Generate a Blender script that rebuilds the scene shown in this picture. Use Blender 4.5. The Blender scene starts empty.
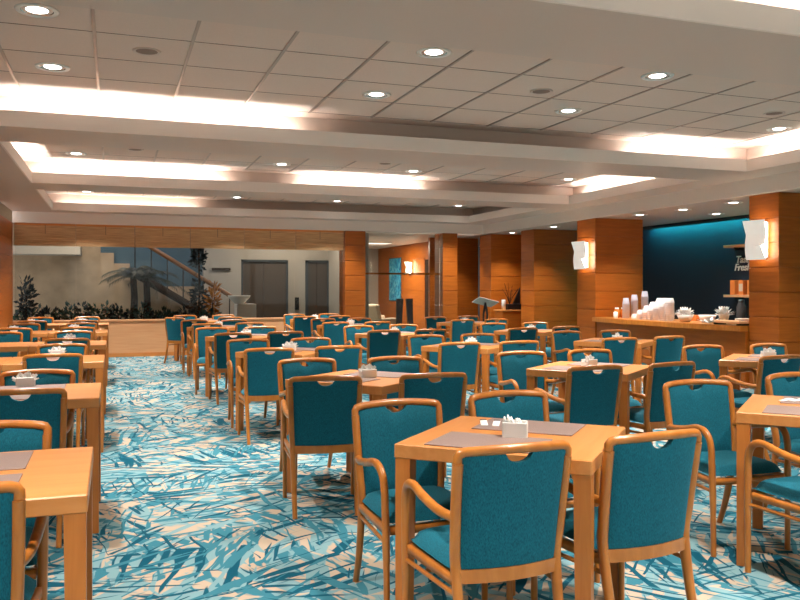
import bpy, math, random
from mathutils import Vector, Matrix
random.seed(7)
S = bpy.context.scene
COL = S.collection
R = math.radians
H_EYE = 1.35
WORLD_E = 1.2

# ------------------------------------------------------------------ materials
def newmat(name):
    m = bpy.data.materials.new(name); m.use_nodes = True
    nt = m.node_tree; nt.nodes.clear()
    out = nt.nodes.new('ShaderNodeOutputMaterial')
    return m, nt, out
def N(nt, t, **kw):
    n = nt.nodes.new(t)
    for k, v in kw.items():
        if k in n.inputs.keys() if isinstance(k, str) else False:
            n.inputs[k].default_value = v
        else:
            setattr(n, k, v)
    return n
def L(nt, a, b): nt.links.new(a, b)
def srgb(r, g, b):
    f = lambda c: (c/255/12.92) if c/255 <= .04045 else ((c/255+.055)/1.055)**2.4
    return (f(r), f(g), f(b), 1)
def bsdf(nt, out, col=None, rough=.5, spec=.5, **kw):
    b = nt.nodes.new('ShaderNodeBsdfPrincipled')
    if col: b.inputs['Base Color'].default_value = col
    b.inputs['Roughness'].default_value = rough
    b.inputs['Specular IOR Level'].default_value = spec
    for k, v in kw.items(): b.inputs[k.replace('_', ' ')].default_value = v
    L(nt, b.outputs[0], out.inputs[0])
    return b
def ramp(nt, stops, interp='LINEAR'):
    n = nt.nodes.new('ShaderNodeValToRGB'); cr = n.color_ramp; cr.interpolation = interp
    while len(cr.elements) > 1: cr.elements.remove(cr.elements[-1])
    cr.elements[0].position, cr.elements[0].color = stops[0]
    for p, c in stops[1:]:
        e = cr.elements.new(p); e.color = c
    return n
def mapping(nt, scale, coord='Object', rot=(0, 0, 0)):
    tc = nt.nodes.new('ShaderNodeTexCoord'); mp = nt.nodes.new('ShaderNodeMapping')
    mp.inputs['Scale'].default_value = scale; mp.inputs['Rotation'].default_value = rot
    L(nt, tc.outputs[coord], mp.inputs[0]); return mp
def plain(name, col, rough=.5, spec=.5, noise=0, nscale=20, bump=0, **kw):
    m, nt, out = newmat(name); b = bsdf(nt, out, col, rough, spec, **kw)
    if noise or bump:
        mp = mapping(nt, (1, 1, 1)); nz = N(nt, 'ShaderNodeTexNoise'); nz.inputs['Scale'].default_value = nscale
        nz.inputs['Detail'].default_value = 4
        L(nt, mp.outputs[0], nz.inputs['Vector'])
        if noise:
            c0 = tuple(x*(1-noise) for x in col[:3])+(1,); c1 = tuple(min(1, x*(1+noise)) for x in col[:3])+(1,)
            r = ramp(nt, [(.3, c0), (.7, c1)]); L(nt, nz.outputs['Fac'], r.inputs[0]); L(nt, r.outputs[0], b.inputs['Base Color'])
        if bump:
            bp = nt.nodes.new('ShaderNodeBump'); bp.inputs['Strength'].default_value = bump; bp.inputs['Distance'].default_value = .01
            L(nt, nz.outputs['Fac'], bp.inputs['Height']); L(nt, bp.outputs[0], b.inputs['Normal'])
    return m
def wood(name, dark, light, scale, rough=.35, spec=.5, coat=0):
    m, nt, out = newmat(name); b = bsdf(nt, out, None, rough, spec)
    if coat: b.inputs['Coat Weight'].default_value = coat; b.inputs['Coat Roughness'].default_value = .15
    mp = mapping(nt, scale)
    n1 = N(nt, 'ShaderNodeTexNoise'); n1.inputs['Scale'].default_value = 1; n1.inputs['Detail'].default_value = 6
    n1.inputs['Distortion'].default_value = .6
    L(nt, mp.outputs[0], n1.inputs['Vector'])
    r = ramp(nt, [(.25, dark), (.75, light)]); L(nt, n1.outputs['Fac'], r.inputs[0]); L(nt, r.outputs[0], b.inputs['Base Color'])
    return m
def emit(name, col, strength):
    m, nt, out = newmat(name); e = nt.nodes.new('ShaderNodeEmission')
    e.inputs[0].default_value = col; e.inputs[1].default_value = strength; L(nt, e.outputs[0], out.inputs[0]); return m

M = {}
M['frame'] = wood('varnished beech', srgb(172, 98, 30), srgb(202, 126, 52), (18, 18, 5), .30, .5, .25)
M['table'] = wood('beech veneer', srgb(204, 128, 62), srgb(218, 146, 80), (3, 26, 26), .36, .5)
M['panel'] = wood('cherry wall panel', srgb(154, 80, 20), srgb(180, 98, 30), (2.2, 2.2, 26), .38, .4)
M['lowwall'] = wood('pale beech panel', srgb(214, 156, 110), srgb(224, 172, 126), (2, 2, 30), .5, .3)
M['rail'] = wood('brown handrail', srgb(120, 78, 48), srgb(150, 100, 64), (4, 4, 4), .4)
M['paint'] = plain('taupe soffit paint', srgb(204, 187, 175), .40, .45)
M['fascia'] = plain('fascia paint with light toned in', srgb(238, 227, 218), .5, .4)  # lighter than soffit paint: brightness of lit upright faces put into the colour
M['tile'] = plain('mineral ceiling tile', srgb(218, 200, 188), .9, .2, noise=.03, nscale=90)
M['tbar'] = plain('ceiling grid metal', srgb(170, 154, 142), .38, .5, Metallic=.9)
M['tline'] = plain('ceiling tile joint', srgb(92, 74, 62), .9, .1)
M['grille'] = plain('taupe grille', srgb(140, 122, 112), .8, .2)
M['white'] = plain('white ceramic', srgb(236, 233, 228), .3, .5)
M['paper'] = plain('white paper', srgb(242, 240, 236), .8, .2)
M['mat'] = plain('woven placemat', srgb(146, 124, 116), .55, .4, noise=.12, nscale=300, bump=.15)
M['chrome'] = plain('polished metal', srgb(225, 222, 216), .25, .5, Metallic=1.0)
M['dark'] = plain('black metal', srgb(24, 23, 24), .4, .5)
M['navy'] = plain('navy board', srgb(22, 38, 54), .6, .4)
M['plaster'] = plain('grey plaster', srgb(176, 166, 156), .9, .2)
M['stone'] = plain('rough stone render', srgb(176, 152, 128), .95, .1, noise=.16, nscale=3.2, bump=.5)
M['tealwall'] = plain('slate blue wall', srgb(84, 104, 116), .8, .2, noise=.1, nscale=2)
M['door'] = plain('bronze lift door', srgb(74, 60, 50), .6, .5, noise=.06, nscale=6)
M['amber'] = plain('amber jar', srgb(205, 115, 30), .3, .5)
M['orangebox'] = plain('orange carton', srgb(214, 128, 62), .6, .3)
M['cup'] = plain('glazed white cup', srgb(214, 208, 208), .3, .5)
M['lilac'] = plain('pale lilac cup', srgb(186, 184, 196), .35, .5)
M['soil'] = plain('planter soil', srgb(48, 36, 28), 1, .1, noise=.3, nscale=30)
M['leaf'] = plain('dark green leaf', srgb(42, 66, 50), .55, .4, noise=.4, nscale=9)
M['leaf2'] = plain('blue green leaf', srgb(52, 84, 82), .55, .4, noise=.4, nscale=9)
M['leaf3'] = plain('tall dark leaf', srgb(30, 42, 48), .55, .4, noise=.4, nscale=9)
M['palm'] = plain('palm frond', srgb(60, 60, 42), .55, .4, noise=.35, nscale=8)
M['dryleaf'] = plain('russet leaf', srgb(176, 112, 48), .6, .3, noise=.3, nscale=9)
M['bark'] = plain('palm bark', srgb(58, 42, 34), .95, .1, noise=.4, nscale=25, bump=.8)
M['cream'] = plain('cream upholstery', srgb(205, 190, 168), .9, .2)
M['slate'] = plain('dark slate', srgb(62, 66, 70), .6, .4, noise=.2, nscale=5)
M['cove_on'] = emit('lit cove tube', (1, .96, .90, 1), 80)
M['cove_dim'] = emit('dim cove tube', (1, .96, .90, 1), 22)
M['bulb'] = emit('lit halogen bulb', (1, .95, .88, 1), 6)
M['diffuser'] = emit('lit sconce diffuser', (1, .84, .62, 1), 15)
M['cyan'] = emit('cyan light strip', (.02, .52, .56, 1), 85)
M['text'] = plain('white lettering', srgb(235, 235, 230), .5, .3)

def glass_mat():
    m, nt, out = newmat('clear window glass')
    tr = nt.nodes.new('ShaderNodeBsdfTransparent'); tr.inputs[0].default_value = (.90, .93, .92, 1)
    gl = nt.nodes.new('ShaderNodeBsdfGlossy'); gl.inputs['Roughness'].default_value = .02
    fr = nt.nodes.new('ShaderNodeFresnel'); fr.inputs[0].default_value = 1.22
    mx = nt.nodes.new('ShaderNodeMixShader')
    L(nt, fr.outputs[0], mx.inputs[0]); L(nt, tr.outputs[0], mx.inputs[1]); L(nt, gl.outputs[0], mx.inputs[2]); L(nt, mx.outputs[0], out.inputs[0])
    return m
M['glass'] = glass_mat()

def bamboo():
    m, nt, out = newmat('woven bamboo blind'); b = bsdf(nt, out, None, .7, .2)
    mp = mapping(nt, (3, 3, 150)); n1 = N(nt, 'ShaderNodeTexNoise'); n1.inputs['Scale'].default_value = 1; n1.inputs['Detail'].default_value = 3
    L(nt, mp.outputs[0], n1.inputs['Vector'])
    r = ramp(nt, [(.3, srgb(172, 132, 92)), (.7, srgb(224, 184, 138))]); L(nt, n1.outputs['Fac'], r.inputs[0]); L(nt, r.outputs[0], b.inputs['Base Color'])
    return m
M['bamboo'] = bamboo()

def fabric():
    m, nt, out = newmat('teal upholstery'); b = bsdf(nt, out, None, .8, .25)
    b.inputs['Sheen Weight'].default_value = .35; b.inputs['Sheen Roughness'].default_value = .4
    b.inputs['Sheen Tint'].default_value = srgb(120, 200, 220)
    mp = mapping(nt, (260, 260, 110)); n1 = N(nt, 'ShaderNodeTexNoise'); n1.inputs['Scale'].default_value = 1; n1.inputs['Detail'].default_value = 3
    L(nt, mp.outputs[0], n1.inputs['Vector'])
    r = ramp(nt, [(.3, srgb(3, 76, 92)), (.7, srgb(15, 108, 127))]); L(nt, n1.outputs['Fac'], r.inputs[0]); L(nt, r.outputs[0], b.inputs['Base Color'])
    bp = nt.nodes.new('ShaderNodeBump'); bp.inputs['Strength'].default_value = .25; bp.inputs['Distance'].default_value = .002
    L(nt, n1.outputs['Fac'], bp.inputs['Height']); L(nt, bp.outputs[0], b.inputs['Normal'])
    return m
M['fabric'] = fabric()

def art():
    m, nt, out = newmat('blue abstract painting'); b = bsdf(nt, out, None, .6, .3)
    mp = mapping(nt, (1, 2.5, 2.5)); n1 = N(nt, 'ShaderNodeTexNoise'); n1.inputs['Scale'].default_value = 2; n1.inputs['Detail'].default_value = 5
    n1.inputs['Distortion'].default_value = 2
    L(nt, mp.outputs[0], n1.inputs['Vector'])
    r = ramp(nt, [(.3, srgb(20, 70, 120)), (.5, srgb(40, 150, 190)), (.7, srgb(140, 200, 215))]); L(nt, n1.outputs['Fac'], r.inputs[0]); L(nt, r.outputs[0], b.inputs['Base Color'])
    return m
M['art'] = art()

def carpet():
    m, nt, out = newmat('leaf patterned carpet'); b = bsdf(nt, out, None, .95, .1)
    tc = nt.nodes.new('ShaderNodeTexCoord')
    # gentle warp so that cell edges are not straight
    wn = N(nt, 'ShaderNodeTexNoise'); wn.inputs['Scale'].default_value = 2.2; wn.inputs['Detail'].default_value = 2
    L(nt, tc.outputs['Object'], wn.inputs['Vector'])
    ws = N(nt, 'ShaderNodeVectorMath', operation='MULTIPLY_ADD'); ws.inputs[1].default_value = (.10, .10, 0)
    L(nt, wn.outputs['Color'], ws.inputs[0]); L(nt, tc.outputs['Object'], ws.inputs[2])
    def layer(scale, seed, stretch):
        off = N(nt, 'ShaderNodeVectorMath', operation='ADD'); off.inputs[1].default_value = (seed*3.7, seed*1.9, 0)
        L(nt, ws.outputs[0], off.inputs[0])
        v = N(nt, 'ShaderNodeTexVoronoi'); v.voronoi_dimensions = '2D'; v.inputs['Scale'].default_value = scale
        L(nt, off.outputs[0], v.inputs['Vector'])
        sep = nt.nodes.new('ShaderNodeSeparateColor'); L(nt, v.outputs['Color'], sep.inputs[0])
        ang = N(nt, 'ShaderNodeMath', operation='MULTIPLY'); ang.inputs[1].default_value = 6.283
        L(nt, sep.outputs[0], ang.inputs[0])
        rot = nt.nodes.new('ShaderNodeVectorRotate'); rot.rotation_type = 'Z_AXIS'
        L(nt, off.outputs[0], rot.inputs['Vector']); L(nt, ang.outputs[0], rot.inputs['Angle'])
        sc = N(nt, 'ShaderNodeVectorMath', operation='MULTIPLY'); sc.inputs[1].default_value = stretch
        L(nt, rot.outputs[0], sc.inputs[0])
        nz = N(nt, 'ShaderNodeTexNoise'); nz.inputs['Scale'].default_value = 1; nz.inputs['Detail'].default_value = 1.0
        nz.noise_dimensions = '2D'
        L(nt, sc.outputs[0], nz.inputs['Vector'])
        return nz
    def step(node, a, bb):
        mr = N(nt, 'ShaderNodeMapRange'); mr.inputs['From Min'].default_value = a; mr.inputs['From Max'].default_value = bb
        L(nt, node.outputs['Fac'], mr.inputs['Value']); return mr
    def mix(fac, a, colb):
        mx = nt.nodes.new('ShaderNodeMix'); mx.data_type = 'RGBA'
        L(nt, fac.outputs[0], mx.inputs['Factor'])
        if isinstance(a, tuple): mx.inputs['A'].default_value = a
        else: L(nt, a, mx.inputs['A'])
        mx.inputs['B'].default_value = colb
        return mx.outputs['Result']
    c = mix(step(layer(1.3, 1, (1.5, 7, 1)), .47, .50), CARPET[0], CARPET[1])
    c = mix(step(layer(1.6, 2, (1.4, 13, 1)), .54, .57), c, CARPET[2])
    c = mix(step(layer(1.5, 5, (1.5, 12, 1)), .575, .605), c, CARPET[0])
    c = mix(step(layer(1.8, 7, (1.5, 16, 1)), .575, .605), c, CARPET[1])
    c = mix(step(layer(1.8, 3, (1.4, 17, 1)), .60, .63), c, CARPET[3])
    c = mix(step(layer(2.0, 6, (1.2, 24, 1)), .60, .63), c, CARPET[2])
    c = mix(step(layer(2.2, 4, (1.2, 30, 1)), .63, .66), c, CARPET[3])
    L(nt, c, b.inputs['Base Color'])
    return m
CARPET = [srgb(192, 172, 150), srgb(128, 164, 170), srgb(60, 124, 140), srgb(16, 82, 102)]
M['carpet'] = carpet()

# ------------------------------------------------------------------ mesh builder
class MB:
    def __init__(s): s.v = []; s.f = []; s.sm = []
    def add(s, vs, fs, smooth=False):
        o = len(s.v); s.v += [tuple(p) for p in vs]
        for f in fs: s.f.append([i+o for i in f]); s.sm.append(smooth)
    def box(s, x0, x1, y0, y1, z0, z1, m=None):
        vs = [Vector(p) for p in ((x0,y0,z0),(x1,y0,z0),(x1,y1,z0),(x0,y1,z0),(x0,y0,z1),(x1,y0,z1),(x1,y1,z1),(x0,y1,z1))]
        if m is not None: vs = [m @ p for p in vs]
        s.add(vs, [(3,2,1,0),(4,5,6,7),(0,1,5,4),(1,2,6,5),(2,3,7,6),(3,0,4,7)]); return s
    def rbox(s, x0, x1, y0, y1, z0, z1, b, m=None):      # box with chamfered edges
        xs = (x0, x1); ys = (y0, y1); zs = (z0, z1); vs = []; idx = {}
        for i in (0, 1):
            for j in (0, 1):
                for k in (0, 1):
                    sx, sy, sz = (1 if i == 0 else -1), (1 if j == 0 else -1), (1 if k == 0 else -1)
                    for ax in range(3):
                        p = [xs[i]+sx*b, ys[j]+sy*b, zs[k]+sz*b]
                        p[ax] = (xs[i], ys[j], zs[k])[ax]
                        idx[(i,j,k,ax)] = len(vs); vs.append(Vector(p))
        fs = []
        for ax in range(3):
            for side in (0, 1):
                def key(a, bb):
                    t = [0,0,0]; o = [q for q in range(3) if q != ax]; t[ax] = side; t[o[0]] = a; t[o[1]] = bb
                    return idx[(t[0],t[1],t[2],ax)]
                q = [key(0,0), key(1,0), key(1,1), key(0,1)]; fs.append(q)
        for ax in range(3):
            o = [q for q in range(3) if q != ax]
            for a in (0, 1):
                for bb in (0, 1):
                    t0 = [0,0,0]; t1 = [0,0,0]; t0[o[0]] = t1[o[0]] = a; t0[o[1]] = t1[o[1]] = bb; t1[ax] = 1
                    fs.append([idx[(*t0,o[0])], idx[(*t1,o[0])], idx[(*t1,o[1])], idx[(*t0,o[1])]])
        for i in (0,1):
            for j in (0,1):
                for k in (0,1): fs.append([idx[(i,j,k,0)], idx[(i,j,k,1)], idx[(i,j,k,2)]])
        if m is not None: vs = [m @ p for p in vs]
        c = sum(vs, Vector())/len(vs); g = []
        for f in fs:
            ps = [vs[q] for q in f]; n = (ps[1]-ps[0]).cross(ps[2]-ps[0])
            g.append(f if n.dot(sum(ps, Vector())/len(ps)-c) > 0 else f[::-1])
        s.add(vs, g); return s
    def tube(s, pts, r, seg=8, flat=None, up=(0, 0, 1), cap=True):
        pts = [Vector(p) for p in pts]; n = len(pts); rings = []
        rr = r if isinstance(r, (list, tuple)) else [r]*n
        prev = None
        for i, p in enumerate(pts):
            t = (pts[min(i+1, n-1)]-pts[max(i-1, 0)]).normalized()
            if prev is None:
                u = Vector(up); u = u-t*u.dot(t)
                if u.length < 1e-3: u = Vector((1, 0, 0)); u = u-t*u.dot(t)
            else:
                u = prev-t*prev.dot(t)
            u.normalize(); prev = u; w = t.cross(u)
            k = flat or 1
            rings.append([p+(u*math.cos(a)*k+w*math.sin(a))*rr[i] for a in [2*math.pi*q/seg for q in range(seg)]])
        vs = [q for rg in rings for q in rg]; fs = []
        for i in range(n-1):
            for q in range(seg):
                a = i*seg+q; b = i*seg+(q+1) % seg
                fs.append((a, b, b+seg, a+seg))
        s.add(vs, fs, True)
        if cap:
            s.add(rings[0], [tuple(range(seg))[::-1]]); s.add(rings[-1], [tuple(range(seg))])
        return s
    def lathe(s, prof, c=(0, 0, 0), seg=16, m=None):
        vs = []; fs = []; n = len(prof)
        for (r, z) in prof:
            for q in range(seg):
                a = 2*math.pi*q/seg; p = Vector((c[0]+r*math.cos(a), c[1]+r*math.sin(a), c[2]+z))
                vs.append(m @ p if m is not None else p)
        for i in range(n-1):
            for q in range(seg):
                a = i*seg+q; b = i*seg+(q+1) % seg; fs.append((a, b, b+seg, a+seg))
        s.add(vs, fs, True); return s
    def grid(s, fn, nu, nv, smooth=True, flip=False):
        vs = [fn(i/nu, j/nv) for j in range(nv+1) for i in range(nu+1)]; fs = []
        for j in range(nv):
            for i in range(nu):
                a = j*(nu+1)+i; q = (a, a+1, a+nu+2, a+nu+1); fs.append(q[::-1] if flip else q)
        s.add(vs, fs, smooth); return s
    def mesh(s, name, mat):
        me = bpy.data.meshes.new(name); me.from_pydata(s.v, [], s.f); me.update()
        me.polygons.foreach_set('use_smooth', s.sm); me.materials.append(mat); return me
    def build(s, name, mat, parent=None, loc=None, rz=0):
        o = bpy.data.objects.new(name, s.mesh(name, mat)); COL.objects.link(o)
        if loc is not None: o.location = loc
        if rz: o.rotation_euler.z = rz
        if parent is not None: o.parent = parent
        return o
def B(*a): return MB().box(*a)
def spline(pts, n=6):
    P = [Vector(p) for p in pts]; out = []
    for i in range(len(P)-1):
        p0, p1, p2, p3 = P[max(i-1,0)], P[i], P[i+1], P[min(i+2, len(P)-1)]
        for k in range(n):
            t = k/n
            out.append(.5*((2*p1)+(p2-p0)*t+(2*p0-5*p1+4*p2-p3)*t*t+(3*p1-p0-3*p2+p3)*t**3))
    out.append(P[-1]); return out
def tag(o, label, cat, group=None, kind=None):
    o['label'] = label; o['category'] = cat
    if group: o['group'] = group
    if kind: o['kind'] = kind
    return o
def empty(name, loc=(0, 0, 0), rz=0):
    o = bpy.data.objects.new(name, None); o.empty_display_size = .1; COL.objects.link(o); o.location = loc; o.rotation_euler.z = rz; return o
GRAND = {}
def struct(o, label=None, cat=None):
    o['kind'] = 'structure'
    o['label'] = label or o.name.replace('_', ' '); o['category'] = cat or o.name.split('_')[0]
    return o
def children(o): return [c for c in bpy.data.objects if c.parent == o]
def copy_tree(root, loc, rz, kids=None):
    kids = kids if kids is not None else children(root)
    r = root.copy(); COL.objects.link(r); r.location = loc; r.rotation_euler.z = rz
    for k in kids:
        c = k.copy(); COL.objects.link(c); c.parent = r
        for g in GRAND.get(k.name, ()):
            d = g.copy(); COL.objects.link(d); d.parent = c
    return r
def lamp(kind, loc, energy, col=(1, .86, .68), parent=None, rot=None, **kw):
    d = bpy.data.lights.new(kind.lower()+'_light', kind); d.energy = energy; d.color = col
    for k, v in kw.items(): setattr(d, k, v)
    o = bpy.data.objects.new(d.name, d); COL.objects.link(o); o.location = loc
    if rot: o.rotation_euler = rot
    if parent is not None: o.parent = parent
    return o

# ------------------------------------------------------------------ room constants
ZT, ZS, ZB = 3.14, 2.81, 2.60            # tile ceiling, soffit, lower bulkhead ceiling
XL, XR, YB, YF = -1.79, 10.30, -4.2, 16.75
BX0, BX1 = -1.06, 7.44                    # ceiling bays between these
BEAMS = [(-1.15, -.25), (3.60, 4.50), (8.00, 8.86), (12.15, 12.95)]
LIP = .145

# floor
fl = B(XL-.2, XR+.2, YB-.2, 25, -.1, 0).build('floor', M['carpet']); struct(fl, 'blue and cream leaf patterned carpet', 'floor')
# walls
struct(B(XL-.15, XL, YB, 14.9, 0, 3.3).build('wall_left', M['plaster']), 'plain wall along the left', 'wall')
lw = MB(); lw.box(XL-.12, XL-.012, 14.9, 16.95, 0, 2.6)
z = 0.0
while z < 2.5:
    lw.box(XL-.02, XL, 14.95, 16.78, z+.004, min(z+.321, 2.60)); z += .325
struct(lw.build('wall_left_panel', M['panel']), 'cherry wood wall panel in the far left corner', 'wall')
wk = MB(); wk.box(XL-.2, XR+.2, YB-.15, YB, 0, .5); wk.box(XL-.2, XR+.2, YB-.15, YB, 2.6, 3.3)
WX = [XL-.1+2.02*k for k in range(7)]
for x in WX: wk.box(x-.1, x+.12, YB-.15, YB, .5, 2.6)
struct(wk.build('wall_back', M['plaster']), 'wall behind the viewer with windows added for fill light', 'wall')
for k in range(6):
    struct(B(WX[k]+.12, WX[k+1]-.1, YB-.09, YB-.08, .5, 2.6).build('window_%d' % (k+21), M['glass']), 'added fill light window %d in the wall behind the viewer' % (k+1), 'window')  # windows added behind the viewer to let in fill light
struct(B(XR, XR+.15, YB, 8.0, 0, 2.8).build('wall_right', M['plaster']), 'plain wall along the right', 'wall')
struct(B(XR, XR+.15, 8.0, 25, 0, 2.8).build('wall_bar', M['navy']), 'dark navy wall at the back of the bar', 'wall')

# ceiling: flat tile ceiling, joints and T bars
struct(B(XL-.1, 8.0, YB, 17.0, ZT, ZT+.1).build('ceiling', M['tile']), 'taupe tiled ceiling', 'ceiling')
tb = MB(); tl = MB()
bays = [(-4.2, -1.15), (-.25, 3.60), (4.50, 8.00), (8.86, 12.15), (12.95, 16.30)]
for (y0, y1) in bays:
    x = -.79-.667
    while x < 7.7:
        if x > -1.2: tb.box(x-.012, x+.012, y0, y1+.02, ZT-.007, ZT+.01)
        x += .667
    y = y1
    while y > y0:
        tl.box(-1.3, 7.7, y-.004, y+.004, ZT-.0015, ZT+.01); y -= .667
struct(tb.build('ceiling_grid', M['tbar']), 'pale metal bars of the ceiling grid', 'ceiling')
struct(tl.build('ceiling_joints', M['tline']), 'thin dark joints between ceiling tiles', 'ceiling')

def beam_mesh(y0, y1):
    b = MB()
    b.box(BX0, BX1, y0, y1, ZS, ZS+.03)
    b.box(BX0-.25, BX1+.25, y0+.26, y1, ZS+.025, ZT+.02)
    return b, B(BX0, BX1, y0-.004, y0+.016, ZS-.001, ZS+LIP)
for i, (y0, y1) in enumerate(BEAMS):
    bm_, lp_ = beam_mesh(y0, y1); bo = struct(bm_.build('ceiling_beam', M['paint']), 'taupe ceiling beam crossing the room', 'ceiling')
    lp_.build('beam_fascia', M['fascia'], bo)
def side_soffit(x_in, x_out, sign):
    b = MB(); b.box(min(x_in, x_out), max(x_in, x_out), YB, 17.0, ZS, ZS+.03); f = MB()
    for (y0, y1) in bays:
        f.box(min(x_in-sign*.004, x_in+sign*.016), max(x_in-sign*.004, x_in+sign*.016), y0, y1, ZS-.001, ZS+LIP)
    xa, xb = x_in+sign*.24, x_out
    b.box(min(xa, xb), max(xa, xb), YB, 17.0, ZS+.025, ZT+.02)
    return b, f
ls, lf = side_soffit(BX0, XL, -1)
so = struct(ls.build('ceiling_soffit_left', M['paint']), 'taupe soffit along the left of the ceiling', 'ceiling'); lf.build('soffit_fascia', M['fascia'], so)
rs, rf = side_soffit(BX1, 8.02, 1)
rf.box(8.0, 8.04, YB, 16.77, ZB-.001, ZS+.025)
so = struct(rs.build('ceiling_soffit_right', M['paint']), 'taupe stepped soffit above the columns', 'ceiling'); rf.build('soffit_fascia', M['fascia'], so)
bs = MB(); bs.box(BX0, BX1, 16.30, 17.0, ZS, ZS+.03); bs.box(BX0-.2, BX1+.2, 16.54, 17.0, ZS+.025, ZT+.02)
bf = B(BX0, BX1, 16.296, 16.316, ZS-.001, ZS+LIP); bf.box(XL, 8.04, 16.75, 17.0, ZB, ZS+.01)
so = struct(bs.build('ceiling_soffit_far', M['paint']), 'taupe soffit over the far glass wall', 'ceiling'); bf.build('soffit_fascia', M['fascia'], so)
struct(B(8.02, XR+.1, YB, 25, ZB, ZB+.05).build('ceiling_bar', M['paint']), 'lower beige ceiling over the bar', 'ceiling')

# cove tubes lying in the troughs
def cove(x0, x1, y0, y1, mat, label):
    z0 = ZS+.06
    t = empty('cove_light', ((x0+x1)/2, (y0+y1)/2, ZS+.03)); tag(t, label, 'light', 'cove tubes above the ceiling lips')
    c = Vector(t.location); a = Vector((x0, y0, z0+.015))-c; b = Vector((x1, y1, z0+.015))-c
    d = (b-a).normalized()
    MB().tube([a+d*.02, b-d*.02], .013, 8).build('tube', M[mat], t)
    n = MB(); n.tube([a, a+d*.02], .016, 8); n.tube([b-d*.02, b], .016, 8)
    bx = min(a.x, b.x); by = min(a.y, b.y)
    n.box(bx-.015, max(a.x, b.x)+.015, by-.015, max(a.y, b.y)+.015, 0, .02)
    n.build('batten', M['white'], t)
    return t
def covex(x0, x1, y, mat, lb): cove(x0, x1, y+.12, y+.12, mat, lb)
def covey(y0, y1, x, mat, lb): cove(x, x, y0, y1, mat, lb)
LB = 'lit cove tube behind the lip of the '
covex(-1.0, .35, 8.0, 'cove_on', LB+'second beam, first from the left'); covex(.42, 1.75, 8.0, 'cove_on', LB+'second beam, second from the left')
covex(5.85, 7.3, 8.0, 'cove_on', LB+'second beam, beside the bar')
covex(-1.0, .25, 12.15, 'cove_on', LB+'third beam, first from the left'); covex(.32, 1.55, 12.15, 'cove_on', LB+'third beam, second from the left')
covex(2.75, 3.72, 12.15, 'cove_on', LB+'third beam, third from the left'); covex(3.8, 4.75, 12.15, 'cove_on', LB+'third beam, fourth from the left')
covex(-1.0, 1.6, 16.30, 'cove_dim', 'dim cove tube above the far glass wall')
for a, b in ((-1.0, .4), (.5, 1.9), (2.0, 3.4), (3.5, 4.9), (5.0, 6.4)): covex(a, b, 3.60, 'cove_on', LB+'first beam, %s tube' % {-1.0:'first',.5:'second',2.0:'third',3.5:'fourth',5.0:'fifth'}[a])
for a, b in ((-1.0, 2.9), (3.5, 7.0)): covex(a, b, -1.15, 'cove_on', LB+'beam overhead, %s' % ('wall side' if a < 0 else 'bar side'))
covey(4.9, 6.3, BX1+.12, 'cove_on', LB+'right soffit, first tube'); covey(6.4, 7.9, BX1+.12, 'cove_on', LB+'right soffit, second tube')
covey(9.0, 10.4, BX1+.12, 'cove_on', LB+'right soffit, third tube'); covey(10.5, 12.0, BX1+.12, 'cove_on', LB+'right soffit, fourth tube')
covey(13.0, 13.9, BX1+.12, 'cove_dim', LB+'right soffit, farthest tube')
covey(9.0, 11.9, BX0-.12, 'cove_on', LB+'left soffit, second tube'); covey(13.1, 15.0, BX0-.12, 'cove_dim', LB+'left soffit, farthest tube')

# downlights and vents
def make_downlight():
    t = empty('downlight')
    MB().lathe([(.100, -.005), (.128, -.010), (.134, 0), (.100, 0)], seg=24).build('rim', M['white'], t)
    rf_ = MB().lathe([(.102, -.004), (.092, .001), (.080, .004), (.060, .006)], seg=24).build('reflector', M['chrome'], t)
    MB().lathe([(.0, -.012), (.045, -.009), (.072, .001)], seg=16).build('bulb', M['bulb'], rf_)
    return t
DL = make_downlight(); DLK = children(DL)
for k_ in DLK: GRAND[k_.name] = children(k_); first = [True]
SPOT_E = 240
def downlight(x, y, z, label, e=1.0, lit=True):
    if first[0]:
        t = DL; first[0] = False; t.location = (x, y, z)
    else: t = copy_tree(DL, (x, y, z), random.random()*6, DLK)
    tag(t, label, 'downlight', 'round downlights in the ceiling')
    lamp('SPOT', (0, 0, -.03), SPOT_E*e, (1, .94, .87), t, spot_size=R(100), spot_blend=.7, shadow_soft_size=.06)
XC = [(-.46, 'over the left tables'), (2.29, 'over the aisle side tables'), (4.32, 'over the middle tables'), (7.03, 'beside the bar')]
for yy, nm in ((-2.4, 'behind the first beam, back row'), (1.0, 'before the first beam, near row'), (2.45, 'before the first beam, far row'),
               (5.66, 'in the first tiled bay, near row'), (7.07, 'in the first tiled bay, far row'),
               (10.1, 'in the second tiled bay, near row'), (11.5, 'in the second tiled bay, far row'),
               (14.5, 'in the farthest tiled bay, near row'), (15.95, 'in the farthest tiled bay, far row')):
    for x, xn in XC: downlight(x, yy, ZT, 'round downlight '+xn+' '+nm)
for k, (x, y) in enumerate(((8.45, 5.6), (8.5, 9.4), (8.5, 10.5), (8.42, 11.5), (8.4, 14.3), (8.4, 16.1), (7.66, 17.6), (9.5, 10.9))):
    downlight(x, y, ZB, 'small downlight in the lower ceiling, %s along the bar side' % ['first', 'second', 'third', 'fourth', 'fifth', 'sixth', 'seventh', 'innermost, added to light the shelf,'][k], .35)  # last two are added lamps that brighten the recess wall and the shelf
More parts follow.
